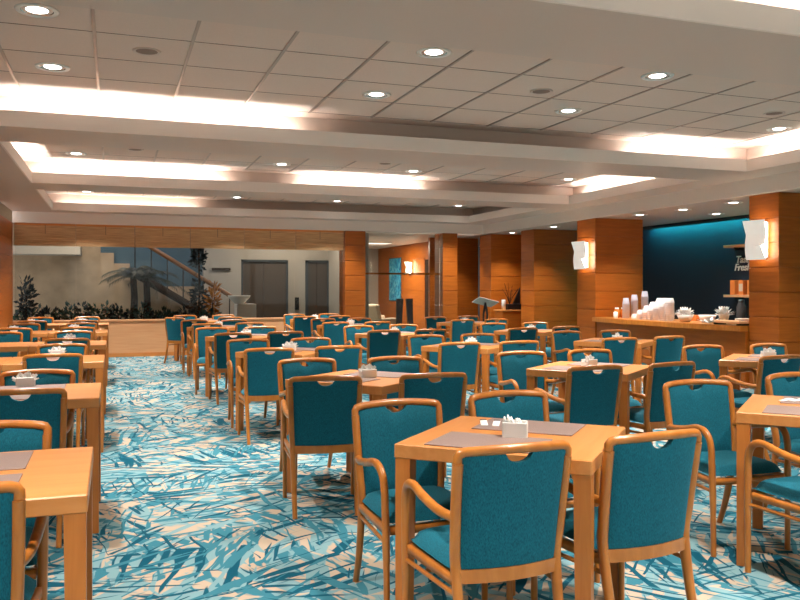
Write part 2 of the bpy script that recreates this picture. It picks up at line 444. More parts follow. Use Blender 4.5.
for x, y, nm in ((.24, 6.36, 'left in the first tiled bay'), (3.66, 6.45, 'middle of the first tiled bay'), (6.36, 6.46, 'right in the first tiled bay'),
                 (.27, 10.9, 'left in the second tiled bay'), (3.67, 10.93, 'middle of the second tiled bay')):
    t = empty('ceiling_speaker', (x, y, ZT)); tag(t, 'round ceiling speaker disc, '+nm, 'speaker', 'round speakers in the ceiling')
    MB().lathe([(.08, -.004), (.098, -.010), (.106, 0), (.08, 0)], seg=24).build('rim', M['paint'], t)
    MB().lathe([(0, -.006), (.05, -.005), (.081, -.003)], seg=24).build('grille', M['grille'], t)

# ------------------------------------------------------------------ columns
def column(x0, x1, y0, y1, h, label, zoff=0):
    b = MB(); b.box(x0+.012, x1-.012, y0+.012, y1-.012, 0, h)
    z = zoff-.325
    while z < h:
        a, c = max(0, z+.005), min(h, z+.320)
        if c-a > .01: b.rbox(x0, x1, y0, y1, a, c, .004)
        z += .325
    return struct(b.build('column', M['panel']), label, 'column')
column(8.05, 9.05, 12.27, 12.87, ZB, 'orange wood column left of the bar')
column(8.10, 9.10, 8.15, 8.67, ZB, 'orange wood column right of the bar')
column(4.72, 5.18, 16.76, 17.25, ZB, 'narrow orange column between the two glass walls')
column(7.0, 7.36, 16.76, 17.25, ZB, 'narrow orange column right of the lounge glass')
column(8.17, 9.3, 16.70, 17.3, ZB, 'orange column behind the small cabinet')
column(8.34, 10.2, 15.0, 15.57, ZB, 'wide orange wood wall left of the bar column')
def panelwall(name, x0, x1, y0, y1, h, label, mat='panel'):
    b = MB(); z = 0; b.box(x0+.012, x1-.012, y0+.012, y1-.012, 0, h)
    while z < h:
        b.rbox(x0, x1, y0, y1, z+.003, min(h, z+.43), .003); z += .433
    return struct(b.build(name, M[mat]), label, 'wall')
panelwall('wall_recess', 7.3, 8.6, 18.3, 18.4, ZB, 'dim wood wall in the recess behind the lectern')
panelwall('wall_lounge', 7.9, 8.0, 18.4, 24.3, ZB, 'orange wood wall of the lounge behind glass')

# ------------------------------------------------------------------ far glass wall, low wall, blinds
lwall = MB(); lwall.box(XL, 4.72, 16.82, 17.0, .06, .72); lwall.rbox(XL, 4.72, 16.80, 17.04, .70, .735, .005)
struct(lwall.build('wall_low', M['lowwall']), 'low pale wood wall under the far glass', 'wall')
struct(B(XL, 4.72, 16.81, 16.85, 0, .075).build('baseboard_far', M['table']), 'wood skirting along the low wall', 'baseboard')
seams = [XL+.02, -.68, .41, 1.48, 2.57, 3.65, 4.715]
for i in range(6):
    struct(B(seams[i]+.004, seams[i+1]-.004, 16.93, 16.942, .735, ZB).build('window_%d' % (i+1), M['glass']), 'clear glass pane %d above the low wall' % (i+1), 'window')
struct(B(5.19, 6.99, 16.93, 16.942, 0, ZB).build('window_7', M['glass']), 'tall clear glass pane in front of the lounge', 'window')
struct(B(5.19, 6.99, 16.955, 16.98, 1.66, 1.70).build('trim_1', M['panel']), 'thin wood rail across the lounge glass', 'trim')
nmb = ['leftmost', 'second', 'third', 'fourth', 'fifth', 'rightmost']
for i in range(6):
    a, b = seams[i]+.004, seams[i+1]-.004
    t = empty('bamboo_blind', ((a+b)/2, 16.87, ZB)); tag(t, 'rolled up bamboo blind at the top of the far glass, %s' % (nmb[i]+(' of six' if i in (0, 5) else ' from the left')), 'blind', 'bamboo blinds over the far glass')
    w = (b-a)/2; m = MB()
    m.box(-w, w, -.012, .0, -.40, -.005)
    for k in range(3): m.rbox(-w, w, -.026+.003*k, -.006, -.43+.085*k, -.365+.085*k, .006)
    m.box(-w, w, -.03, -.01, -.22, -.03)
    m.build('slats', M['bamboo'], t)
    hr = B(-w, w, -.035, .0, -.04, 0).build('headrail', M['table'], t)
    c = MB(); c.tube([(0, -.034, -.03), (0, -.034, -.2)], .004, 5); c.build('cord', M['dark'], hr)

# ------------------------------------------------------------------ furniture
def make_chair():
    t = empty('armchair')
    fr, fb = M['frame'], M['fabric']
    for sx in (-1, 1):
        pts = spline([(sx*.195, -.305, 0), (sx*.198, -.245, .16), (sx*.204, -.195, .40), (sx*.211, -.205, .52), (sx*.217, -.228, .68), (sx*.219, -.243, .775)], 4)
        MB().tube(pts, [.0150+.0045*min(1, p.z/.35) for p in pts], 8, flat=1.12, up=(0, 1, 0)).build('leg', fr, t)
    # top rail with rounded ends
    tp = [(-.2205, -.243, .776), (-.2205, -.245, .796), (-.213, -.248, .8065)]
    for k in range(11):
        u = -1+2*k/10; tp.append((u*.197, -.250-.032*(1-u*u), .811+.008*(1-u*u)))
    tp += [(.213, -.248, .8065), (.2205, -.245, .796), (.2205, -.243, .776)]
    MB().tube(tp, .0175, 8, up=(0, 1, 0)).build('top_rail', fr, t)
    # lower back rail
    lp = [(u*.205, -.198-.030*(1-u*u), .405) for u in [-1+2*k/8 for k in range(9)]]
    m = MB(); vs = []
    for p in lp: vs += [(p[0], p[1]-.011, .364), (p[0], p[1]+.011, .364), (p[0], p[1]+.011, .410), (p[0], p[1]-.011, .410)]
    fs = [(0, 1, 2, 3), (32, 35, 34, 33)]
    for k in range(8):
        for q in range(4): fs.append((4*k+q, 4*k+4+q, 4*k+4+(q+1) % 4, 4*k+(q+1) % 4))
    m.add(vs, fs); m.build('back_rail', fr, t)
    # upholstered back panel with a hand-hold cut out of its top edge
    def backf(face):
        def fn(a, b):
            u = -1+2*a; wz = b
            ztop = .797+.008*(1-u*u); q = abs(u)/.25
            if q < 1: ztop -= .034*math.sqrt(1-q*q)
            z0 = .411; z = z0+(ztop-z0)*wz
            half = .198+.012*(z-.42)/.36
            lean = -.196-.05*max(0, (z-.42)/.36)**1.2
            bow = -.030*(1-u*u)
            e = min(1, (1-abs(u))*7)**.5*min(1, wz*9+.15, (1-wz)*9+.15)**.5
            th = (.006+.016*e) if face > 0 else (.006+.009*e)
            return Vector((u*half, lean+bow+face*th, z))
        return fn
    NU, NV = 30, 12
    m = MB(); m.grid(backf(1), NU, NV, flip=True); m.grid(backf(-1), NU, NV)
    f1, f2 = backf(1), backf(-1); o = []
    ring = [(i/NU, 0) for i in range(NU)]+[(1, j/NV) for j in range(NV)]+[(1-i/NU, 1) for i in range(NU)]+[(0, 1-j/NV) for j in range(NV)]
    vs = [f1(*q) for q in ring]+[f2(*q) for q in ring]; n = len(ring)
    m.add(vs, [(i, (i+1) % n, (i+1) % n+n, i+n) for i in range(n)], False)
    m.build('backrest', fb, t)
    # seat cushion
    def seatf(top):
        def fn(a, b):
            u, v = -1+2*a, -1+2*b
            w = .212+.018*(v+1)/2
            k = (1-abs(u)**6)*(1-abs(v)**6)
            z = .402+(.052*k**.5 if top else -.012*k**.5)
            cx = u*w*(1-.035*v*v*v*v); yy = 0+v*.208-.02*u*u*(1 if v > 0 else 0)*v
            return Vector((cx, yy, z))
        return fn
    m = MB(); m.grid(seatf(True), 14, 14); m.grid(seatf(False), 14, 14, flip=True); m.build('seat', fb, t)
    m = MB()
    m.tube([(-.218, .185, .372), (0, .195, .372), (.218, .185, .372)], .022, 4, flat=1.0, up=(0, 1, 1))
    for sx in (-1, 1): m.tube([(sx*.205, -.19, .372), (sx*.226, .17, .372)], .022, 4, up=(1, 0, 1))
    m.tube([(-.2, -.19, .372), (.2, -.19, .372)], .018, 4, up=(0, 1, 1))
    m.build('seat_frame', fr, t)
    for sx in (-1, 1):
        MB().tube([(sx*.205, -.205, .325), (sx*.237, .195, .325)], .0095, 6).build('stretcher', fr, t)
    for sx in (-1, 1):
        MB().tube(spline([(sx*.234, .200, 0), (sx*.237, .198, .30), (sx*.241, .193, .50)], 3), [.0145]*3+[.0175]*4, 8, up=(0, 1, 0)).build('leg', fr, t)
        arm = spline([(sx*.241, .194, .49), (sx*.242, .191, .54), (sx*.244, .175, .592), (sx*.247, .137, .624), (sx*.248, .08, .630), (sx*.246, .0, .612), (sx*.237, -.12, .592), (sx*.215, -.212, .586)], 4)
        MB().tube(arm, .0175, 8, flat=1.0, up=(0, 1, 0)).build('armrest', fr, t)
    return t
CH = make_chair(); CHK = children(CH)
for k_ in CHK:
    for v_ in k_.data.vertices: v_.co.x *= .94; cfirst = [True]
def chair(rx, ry, face, label, rz=None, group=None):
    """rx, ry: where the middle of the top rail stands; face 'B' looks away down the room, 'F' looks back at the entrance."""
    global CH
    a = (R(random.uniform(-3, 3)) if rz is None else R(rz))+(0 if face == 'B' else math.pi)
    off = Matrix.Rotation(a, 3, 'Z') @ Vector((0, .27, 0))
    loc = (rx+off.x, ry+off.y, 0)
    if cfirst[0]: t = CH; cfirst[0] = False; t.location = loc; t.rotation_euler.z = a
    else: t = copy_tree(CH, loc, a, CHK)
    tag(t, label, 'chair', group or 'teal armchairs around the tables'); return t

def make_table():
    t = empty('dining_table'); s = .38
    m = MB(); m.rbox(-s, s, -s, s, .693, .748, .004); m.build('tabletop', M['table'], t)
    for sx in (-1, 1):
        for sy in (-1, 1):
            o, i, i2 = s-.004, s-.066, s-.056; b = MB()
            vs = [(sx*o, sy*o, 0), (sx*i2, sy*o, 0), (sx*i2, sy*i2, 0), (sx*o, sy*i2, 0), (sx*o, sy*o, .694), (sx*i, sy*o, .694), (sx*i, sy*i, .694), (sx*o, sy*i, .694)]
            fs = [(3,2,1,0),(4,5,6,7),(0,1,5,4),(1,2,6,5),(2,3,7,6),(3,0,4,7)]
            if sx*sy < 0: fs = [f[::-1] for f in fs]
            b.add(vs, fs); b.build('leg', M['table_leg'], t)
    return t
M['table_leg'] = wood('beech leg', srgb(184, 104, 36), srgb(206, 126, 54), (24, 24, 3), .38, .5)
TB = make_table(); TBK = children(TB); tfirst = [True]
def table(x, y, rz, label):
    if tfirst[0]: t = TB; tfirst[0] = False; t.location = (x, y, 0); t.rotation_euler.z = R(rz)
    else: t = copy_tree(TB, (x, y, 0), R(rz), TBK)
    tag(t, label, 'table', 'square beech tables'); return t
matm = MB().rbox(-.215, .215, -.15, .15, 0, .004, .001).mesh('placemat', M['mat'])
def placemat(x, y, rz, label, z=.7482):
    o = bpy.data.objects.new('placemat', matm); COL.objects.link(o); o.location = (x, y, z); o.rotation_euler.z = R(rz)
    tag(o, label, 'placemat', 'placemats on the tables'); return o
# napkin holder with fanned paper napkins
def make_holder():
    t = empty('napkin_holder'); m = MB()
    m.rbox(-.052, .052, -.034, .034, 0, .014, .003)
    for sy in (-1, 1): m.rbox(-.052, .052, sy*.034-.005, sy*.034+.005, 0, .058, .003)
    for sx in (-1, 1): m.rbox(sx*.05-.004, sx*.05+.004, -.034, .034, 0, .042, .002)
    m.build('holder_body', M['white'], t)
    n = MB()
    for k in range(13):
        a = R(-62+k*10.3); yy = -.024+.004*k; l = .058+.010*math.sin(k*2.1)
        c, s_ = math.cos(a), math.sin(a); bx = .018*math.sin(a)
        p = [Vector((bx-.016*c, yy, .016)), Vector((bx+.016*c, yy, .016)), Vector((bx+s_*l+.017*c, yy+.006*math.sin(k*1.7), .016+abs(c)*l)), Vector((bx+s_*l*1.05, yy, .02+abs(c)*l*1.14)), Vector((bx+s_*l-.017*c, yy-.006*math.sin(k), .016+abs(c)*l))]
        q = [v+Vector((0, .0022, 0)) for v in p]
        n.add(p+q, [(0,1,2,3,4), (9,8,7,6,5)]+[(i, (i+1) % 5, (i+1) % 5+5, i+5) for i in range(5)])
    n.build('napkins', M['paper'], t)
    return t
def make_box_holder():
    t = empty('napkin_holder'); m = MB()
    m.rbox(-.05, .05, -.036, .036, 0, .012, .003)
    for sy in (-1, 1): m.rbox(-.05, .05, sy*.033-.004, sy*.033+.004, 0, .064, .003)
    for sx in (-1, 1): m.rbox(sx*.047-.004, sx*.047+.004, -.034, .034, 0, .064, .003)
    m.build('holder_body', M['white'], t)
    n = MB()
    for k in range(7):
        mm = Matrix.Translation((-.032+.0105*k, .004*math.sin(k*2), .045)) @ Matrix.Rotation(R(-20+9*math.sin(k*1.9)), 4, 'Y') @ Matrix.Rotation(R(12*math.sin(k*2.7)), 4, 'X')
        n.rbox(-.003, .003, -.022, .022, -.03, .036+.006*math.sin(k), .001, mm)
    n.build('paper_packets', M['paper'], t)
    return t
NH = make_holder(); NHK = children(NH); nfirst = [True]
def holder(x, y, rz, label):
    if nfirst[0]: t = NH; nfirst[0] = False; t.location = (x, y, .748); t.rotation_euler.z = R(rz)
    else: t = copy_tree(NH, (x, y, .748), R(rz), NHK)
    tag(t, label, 'napkin holder', 'white napkin holders on the tables'); return t
def sachet(x, y, rz, label, z=.7525):
    t = empty('paper_sachet', (x, y, z), R(rz)); tag(t, label, 'sachet', 'white paper sachets on placemats')
    m = MB()
    m.grid(lambda a, b: Vector((-.09+.13*a, -.015+.03*b, .0015+.007*math.sin(math.pi*b)*math.sin(math.pi*min(1, a*1.0)))), 8, 5); m.box(-.09, .04, -.015, .015, 0, .002); m.build('paper', M['paper'], t)
    MB().rbox(.04, .062, -.015, .015, 0, .003, .001).build('dark_end', M['navy'], t)

# --- tables right of the aisle: diamonds with two chairs on either side
ORD = ['nearest', 'second', 'third', 'fourth', 'fifth', 'farthest']
COLN = ['aisle side row', 'middle row', 'bar side row']
TROWS = {  # (row, col): table centre
 (0,0):(1.56,2.96), (0,1):(3.395,3.11),
 (1,0):(1.60,5.25), (1,1):(3.43,5.28), (1,2):(5.22,5.40),
 (2,0):(1.60,7.62), (2,1):(3.50,7.75), (2,2):(5.28,7.85),
 (3,0):(1.58,10.22), (3,1):(3.55,10.25), (3,2):(5.58,10.30),
 (4,0):(1.58,12.95), (4,1):(3.68,12.90), (4,2):(5.92,13.15),
 (5,0):(1.62,15.55), (5,1):(3.80,15.60)}
CHAIRS = {  # per table: measured rail positions  (x, y, face, side, rz)
 (0,0):[(1.285,2.42,'B','left',.6),(1.862,2.43,'B','right',5),(1.24,3.54,'F','left',2),(1.87,3.65,'F','right',1)],
 (0,1):[(3.07,2.58,'B','left',-1),(3.14,3.74,'F','left',-5),(3.93,3.86,'F','right',1)],
 (1,0):[(1.19,4.65,'B','left',-9),(1.82,4.59,'B','right',-2),(1.40,5.87,'F','left',1),(2.02,5.80,'F','right',0)],
 (1,1):[(3.08,4.67,'B','left',2),(3.74,4.74,'B','right',8),(3.17,5.93,'F','left',-4),(3.83,5.95,'F','right',3)],
 (1,2):[(4.92,4.90,'B','left',2),(5.11,5.99,'F','left',-2),(5.80,5.99,'F','right',2)],
 (2,0):[(1.29,7.01,'B','left',-3),(1.94,7.08,'B','right',0),(1.31,8.36,'F','left',0),(1.97,8.36,'F','right',2)],
 (2,1):[(3.17,7.14,'B','left',0),(3.82,7.14,'B','right',1),(3.30,8.42,'F','left',2),(3.97,8.48,'F','right',0)],
 (2,2):[(5.08,7.26,'B','left',0),(5.76,7.32,'B','right',6),(5.22,8.62,'F','left',5),(5.91,8.60,'F','right',-2)],
 (3,0):[(1.33,9.55,'B','left',0),(1.98,9.68,'B','right',-2),(1.25,10.98,'F','left',-4),(1.90,11.05,'F','right',0)],
 (3,1):[(3.20,9.54,'B','left',0),(3.84,9.57,'B','right',2),(3.25,10.87,'F','left',1),(3.97,11.0,'F','right',0)],
 (3,2):[(5.13,9.50,'B','left',0),(5.88,9.69,'B','right',3),(5.42,10.97,'F','left',0),(6.15,11.05,'F','right',0)],
 (4,0):[(1.32,12.26,'B','left',0),(1.98,12.40,'B','right',0),(1.27,13.74,'F','left',2),(1.90,13.60,'F','right',-2)],
 (4,1):[(3.28,12.16,'B','left',0),(3.93,12.08,'B','right',0),(3.46,13.66,'F','left',0),(4.10,13.66,'F','right',0)],
 (4,2):[(5.55,12.40,'B','left',2),(6.22,12.48,'B','right',0),(5.61,13.80,'F','left',0),(6.36,14.0,'F','right',1)],
 (5,0):[(1.03,14.98,'B','left',-42),(2.02,14.87,'B','right',0),(1.41,16.22,'F','left',0),(2.06,16.22,'F','right',0)],
 (5,1):[(3.40,14.86,'B','left',0),(4.12,15.0,'B','right',2),(3.48,16.2,'F','left',0),(4.22,16.25,'F','right',0)]}
nrows = {0: 6, 1: 6, 2: 5}
for (r, c), (x, y) in TROWS.items():
    o = ORD[r] if r < nrows[c]-1 else 'farthest'
    if c == 2: o = ['', 'nearest', 'second', 'third', 'farthest'][r]
    tn = '%s table of the %s' % (o, COLN[c])
    cs = [list(q) for q in CHAIRS[(r, c)]]
    def mean(fc, ax):
        v = [q for q in cs if q[2] == fc]
        m_ = sum(q[ax] for q in v)/len(v)
        return m_+(.33 if ax == 0 and len(v) == 1 else 0)
    mb, mf = mean('B', 0), mean('F', 0)
    if (r, c) == (0, 1): sn = math.sin(R(-4))
    elif (r, c) == (5, 0): sn = 0
    else:
        x = (mb+mf)/2; sn = max(-.1, min(.1, (mb-mf)/2/.480))
        if r > 0: y = (mean('B', 1)+mean('F', 1))/2
    delta = math.degrees(math.asin(sn))
    for q in cs:
        sd = -1 if q[3] == 'left' else 1
        lx = x+.480*sn*(1 if q[2] == 'B' else -1)
        ly = y+.480*sn*sd
        tw = abs(math.sin(R(q[4])))
        if abs(q[4]) > 20 or ((r, c) == (0, 0) and q[2] == 'B' and sd > 0): continue
        need = .298+.22*tw
        q[0] = min(q[0], lx-need) if sd < 0 else max(q[0], lx+need)
        q[1] = min(q[1], ly-.545-.2*tw) if q[2] == 'B' else max(q[1], ly+.545+.2*tw)
    table(x, y, 45+delta, 'square beech table set diagonally, %s of the %s' % (o, COLN[c]))
    for (cx_, cy_, fc, sd, rz) in cs:
        how = 'back turned' if fc == 'B' else 'facing the camera'
        chair(cx_, cy_, fc, 'teal armchair, %s, %s side of %s' % (how, sd, tn), rz)
    u = Vector((math.cos(R(delta-45)), math.sin(R(delta-45)))); v = Vector((math.cos(R(45+delta)), math.sin(R(45+delta))))
    for k, s in ((0, -1), (1, 1)):
        p = Vector((x, y))+v*s*.205-u*(.05 if k == 0 else .0)
        placemat(p.x, p.y, delta-45, 'grey mauve placemat, %s one on the %s' % ('near' if k == 0 else 'far', tn))
    if (r, c) == (0, 0):
        t = make_box_holder(); t.location = (x-.03, y-.045, .748); t.rotation_euler.z = R(-30)
        tag(t, 'white ceramic holder with paper packets on the nearest aisle side table', 'napkin holder', 'white napkin holders on the tables')
        q = Vector((x, y))+v*.235-u*.10
        for k in range(3): sachet(q.x-.062*k*.75, q.y+.045*k*.75, 55+6*k, 'white sachet beside the holder on the nearest table, %s of three' % ['first', 'second', 'third'][k])
    else:
        if (r, c) != (0, 1): holder(x+random.uniform(-.04, .04), y+random.uniform(-.04, .04), random.uniform(-30, 30), 'white napkin holder with fanned napkins on the %s' % tn)
        if (r, c) == (0, 1):
            q = Vector((x, y))+v*.22-u*.12
            for k in range(2): sachet(q.x-.05*k, q.y+.035*k, 12+5*k, 'white sachet on the far placemat of nearest middle row table, %s' % ['front one', 'back one'][k])

# --- tables left of the aisle: straight pairs of tables against the wall
LY = [2.905, 5.12, 7.44, 9.58, 12.2, 14.75]
LB_ = [2.40, 4.57, 6.98, 9.22, 11.80, 14.25]; LF = [3.48, 5.62, 8.22, 10.66, 13.15, 15.95]
for r in range(6):
    tn = '%s table across the aisle' % ORD[r]
    table(-.45, LY[r], 0, 'square beech table left of the aisle, %s of that row' % ORD[r])
    LB_[r] = min(LB_[r], LY[r]-.475)
    chair(-.45, LB_[r], 'B', 'teal armchair, back turned, at the %s' % tn, random.uniform(-2, 2)); chair(-.45, LF[r], 'F', 'teal armchair, facing the camera, at the %s' % tn, random.uniform(-2, 2))
    placemat(-.49, LY[r]-.19, 0, 'grey mauve placemat, near one on the %s' % tn); placemat(-.49, LY[r]+.19, 0, 'grey mauve placemat, far one on the %s' % tn)
    if r > 0: holder(-.50+random.uniform(-.05, .05), LY[r]+.31, random.uniform(-20, 20), 'white napkin holder with fanned napkins on the %s' % tn)
    if r >= 2:
        tw = '%s table by the left wall' % ORD[r]
        table(-1.215, LY[r], 0, 'square beech table against the left wall, level with the %s row' % ORD[r])
        if r >= 4: chair(-1.23, LB_[r]-.02, 'B', 'teal armchair, back turned, at the %s' % tw, random.uniform(-2, 2))
        if r >= 3: chair(-1.24, LF[r], 'F', 'teal armchair, facing the camera, at the %s' % tw, random.uniform(-2, 2))
        if r >= 3: holder(-1.30, LY[r]+.1, 10, 'white napkin holder with fanned napkins on the %s' % tw)

# ------------------------------------------------------------------ wall sconces
def sconce(x, y, z, w, h, label, k=1.0, rot=0):
    t = empty('wall_sconce', (x, y, z), rot); tag(t, label, 'lamp', 'white wave shaped wall lamps')
    B(-.05, 0, -w*.30, w*.30, -h*.46, h*.46).build('backplate', M['white'], t)
    B(-.085, -.05, -w*.36, w*.18, -h*.44, h*.44).build('diffuser', M['diffuser'], t)
    m = MB()
    def fn(a, b):          # a across (local y), b up; sheet with a fold that sweeps across it
        yy = -w/2+.04*w+a*w*.96; zz = -h/2+b*h
        off = .062*(b-.64)/.36*(.35+.65*a) if b > .64 else .018*math.sin(math.pi*b/.64)
        if a < .55 and b < .36: off += .07*(.55-a)/.55*b/.36
        bump = max(0, off)
        return Vector((-.105-bump, yy, zz))
    m.grid(fn, 20, 26, False, True); m.grid(lambda a, b: fn(a, b)+Vector((.006, 0, 0)), 20, 26, False)
    ring = [(i/20, 0) for i in range(20)]+[(1, j/26) for j in range(26)]+[(1-i/20, 1) for i in range(20)]+[(0, 1-j/26) for j in range(26)]
    vs = [fn(*q) for q in ring]+[fn(*q)+Vector((.006, 0, 0)) for q in ring]; n = len(ring)
    m.add(vs, [(i, i+n, (i+1) % n+n, (i+1) % n) for i in range(n)])
    m.build('shade', M['shade'], t)
    return t
M['shade'] = plain('lit frosted shade', srgb(240, 232, 222), .5, .3, Emission_Color=(1, .93, .85, 1), Emission_Strength=.32)
sconce(8.05, 12.60, 1.95, .40, .50, 'white folded wall lamp on the column left of the bar')
sconce(8.10, 8.43, 1.99, .36, .52, 'white folded wall lamp on the column right of the bar')
sconce(7.90, 21.2, 1.92, .30, .36, 'white wall lamp in the lounge beside the blue painting')

# ------------------------------------------------------------------ bar
CZ = .845
t = empty('bar_counter', (8.2, 10.4, 0)); tag(t, 'orange wood bar counter between the two columns', 'counter')
def cpoly(x0, bulge, z0, z1, x1=8.75, y0=8.69, y1=12.25):
    m = MB(); n = 16; fr = []
    for k in range(n+1):
        y = y0+(y1-y0)*k/n; u = -1+2*k/n; fr.append((x0-bulge*(1-u*u), y))
    vs = []
    for (x, y) in fr: vs += [(x-8.2, y-10.4, z0), (x-8.2, y-10.4, z1), (x1-8.2, y-10.4, z1), (x1-8.2, y-10.4, z0)]
    fs = []
    for k in range(n):
        a = 4*k; b = a+4
        fs += [(a, a+1, b+1, b), (a+1, a+2, b+2, b+1), (a+2, a+3, b+3, b+2), (a+3, a, b, b+3)]
    fs += [(3, 2, 1, 0), (4*n, 4*n+1, 4*n+2, 4*n+3)]
    m.add(vs, fs); return m
cpoly(7.97, .12, CZ-.075, CZ).build('worktop', M['table_bar'] if 'table_bar' in M else M['frame'], t)
cpoly(8.06, .12, .0, CZ-.076, 8.7).build('front_panel', M['panel'], t)
def cup_mesh(r, h, mat):
    return MB().lathe([(0, .0), (r*.68, 0), (r*.72, .004), (r*.95, h*.75), (r, h), (r*.93, h), (r*.66, .008), (0, .008)], seg=14).mesh('cup', mat)
cupm, tallm = cup_mesh(.062, .085, M['cup']), cup_mesh(.062, .12, M['lilac'])
def cup(me, x, y, z, label, grp, flip=True):
    o = bpy.data.objects.new('cup', me); COL.objects.link(o); o.location = (x, y, z)
    if flip: o.rotation_euler.x = math.pi
    return tag(o, label, 'cup', grp)
STK = ['first', 'second', 'third', 'fourth', 'fifth', 'sixth', 'seventh']
RW = ['front', 'second', 'third', 'back']
for row in range(4):
    for s in range(7-row):
        n = min(9, (1, 3, 4, 5, 6, 7, 9)[s]+2*row); x = 8.12+.125*row; y = 11.22-.142*s
        for k in range(n):
            cup(cupm, x, y, CZ+.085+.033*k, 'white cup in %s stepped stack from the column, %s row on the bar' % (STK[s], RW[row]), 'white cups stacked on the bar')
for s, (x, y, n) in enumerate(((8.20, 11.58, 9), (8.37, 11.58, 11), (8.55, 11.54, 13))):
    for k in range(n): cup(tallm, x, y, CZ+.12+.028*k, 'pale lilac cup in the %s tall stack beside the column' % ['front', 'middle', 'back'][s], 'tall stacks of lilac cups')
def lathe_thing(name, prof, mat, loc, label, cat, lid=None, grp=None):
    t = empty(name, loc); tag(t, label, cat, grp); MB().lathe(prof, seg=16).build('body', mat, t)
    if lid: MB().lathe(lid, seg=16).build('lid', M['white'], t)
    return t
JAR = [(0, 0), (.045, 0), (.05, .01), (.05, .13), (.03, .15), (.03, .165)]
JLID = [(.034, .15), (.034, .175), (0, .175)]
lathe_thing('jar', JAR, M['amber'], (8.20, 11.84, CZ), 'amber jar on the bar, the one beside the white cup', 'jar', JLID, 'amber jars on the bar')
lathe_thing('jar', JAR, M['amber'], (8.34, 11.86, CZ), 'amber jar on the bar, the one behind, beside the column', 'jar', JLID, 'amber jars on the bar')
lathe_thing('canister', [(0, 0), (.036, 0), (.038, .01), (.038, .10), (.03, .106), (0, .108)], M['white'], (8.05, 11.66, CZ), 'small white canister at the front of the amber jars', 'canister')
# gold box, baskets of napkins, bowls, plates, tray
t = tag(MB().rbox(8.56, 8.66, 10.28, 10.42, CZ, CZ+.09, .004).build('box', M['orangebox']), 'small tan carton beside the stacked white cups', 'box')
def spray(mb, c, n, r, l, w):
    for k in range(n):
        a = random.uniform(0, 6.28); e = random.uniform(.15, 1.3); d = Vector((math.cos(a)*math.cos(e), math.sin(a)*math.cos(e), math.sin(e)))
        s = d.cross(Vector((0, 0, 1))).normalized()*w; p = Vector(c)+d*r*.3; q = p+d*l*random.uniform(.7, 1.2); u = s.cross(d).normalized()*.002
        mid = p+(q-p)*.6
        mb.add([p-s*.5, mid-s, q, mid+s, p-s*.5+u, mid-s+u, q+u, mid+s+u], [(0,3,2,1),(4,5,6,7),(0,1,5,4),(1,2,6,5),(2,3,7,6),(3,0,4,7)])
def bowl_thing(x, y, r, h, label, napk):
    t = empty('serving_bowl', (x, y, CZ)); tag(t, label, 'bowl', 'white bowls on the bar')
    MB().lathe([(0, 0), (r*.55, 0), (r*.8, h*.4), (r, h), (r*.94, h), (r*.5, .012), (0, .012)], seg=20).build('bowl_body', M['white'], t)
    if napk:
        m = MB(); spray(m, (0, 0, h*.75), 60, .16, .10, .024); spray(m, (.02, .03, h*.9), 40, .14, .09, .022); m.build('napkins', M['paper'], t)
bowl_thing(8.12, 9.98, .12, .11, 'white bowl holding crumpled napkins next to stacked cups', True)
bowl_thing(8.34, 9.76, .13, .11, 'plain white bowl in the middle of the bar', False)
bowl_thing(8.56, 9.66, .08, .13, 'white pot with napkins behind the plain bowl', True)
t = empty('napkin_fan', (7.98, 9.30, CZ)); tag(t, 'white fanned paper napkins lying at the front edge of the bar', 'napkins')
m = MB(); 
for k in range(16):
    a = R(k*22.5+random.uniform(-6, 6)); d = Vector((math.cos(a)*.55, math.sin(a), .22+.1*(k % 2))).normalized(); s = Vector((-d.y, d.x, 0)).normalized()*.03
    p = Vector((0, 0, .012)); q = p+d*random.uniform(.13, .19); mid = p+(q-p)*.55; u = Vector((0, 0, .003))
    m.add([p, mid-s, q, mid+s, p+u, mid-s+u, q+u, mid+s+u], [(0,3,2,1),(4,5,6,7),(0,1,5,4),(1,2,6,5),(2,3,7,6),(3,0,4,7)])
m.build('paper', M['paper'], t)
PL = MB().lathe([(0, 0), (.07, 0), (.12, .014), (.118, .017), (.07, .005), (0, .005)], seg=24).mesh('plate', M['white'])
for s, (x, y, n) in enumerate(((8.32, 9.42, 5), (8.50, 9.20, 9))):
    for k in range(n):
        o = bpy.data.objects.new('plate', PL); COL.objects.link(o); o.location = (x, y, CZ+.0075*k)
        tag(o, 'white plate in the %s stack near the right column' % ['lower', 'higher'][s], 'plate', 'white plates stacked on the bar')
t = empty('wooden_tray', (8.08, 8.98, CZ)); tag(t, 'long wooden serving board on feet at the end of the bar', 'tray')
MB().rbox(-.12, .12, -.28, .28, .025, .06, .004).build('board', M['lowwall'], t)
for sy in (-1, 1): MB().rbox(-.1, .1, sy*.22-.015, sy*.22+.015, 0, .025, .002).build('foot', M['dark'], t)
t = empty('coffee_flask', (8.66, 9.42, CZ)); tag(t, 'tall dark flask behind the plates under the bar shelf', 'flask')
MB().lathe([(0, 0), (.06, 0), (.065, .02), (.065, .24), (.045, .29), (.04, .31)], seg=18).build('body', M['slate'], t)
MB().lathe([(.045, .30), (.045, .34), (0, .345)], seg=18).build('lid', M['dark'], t)
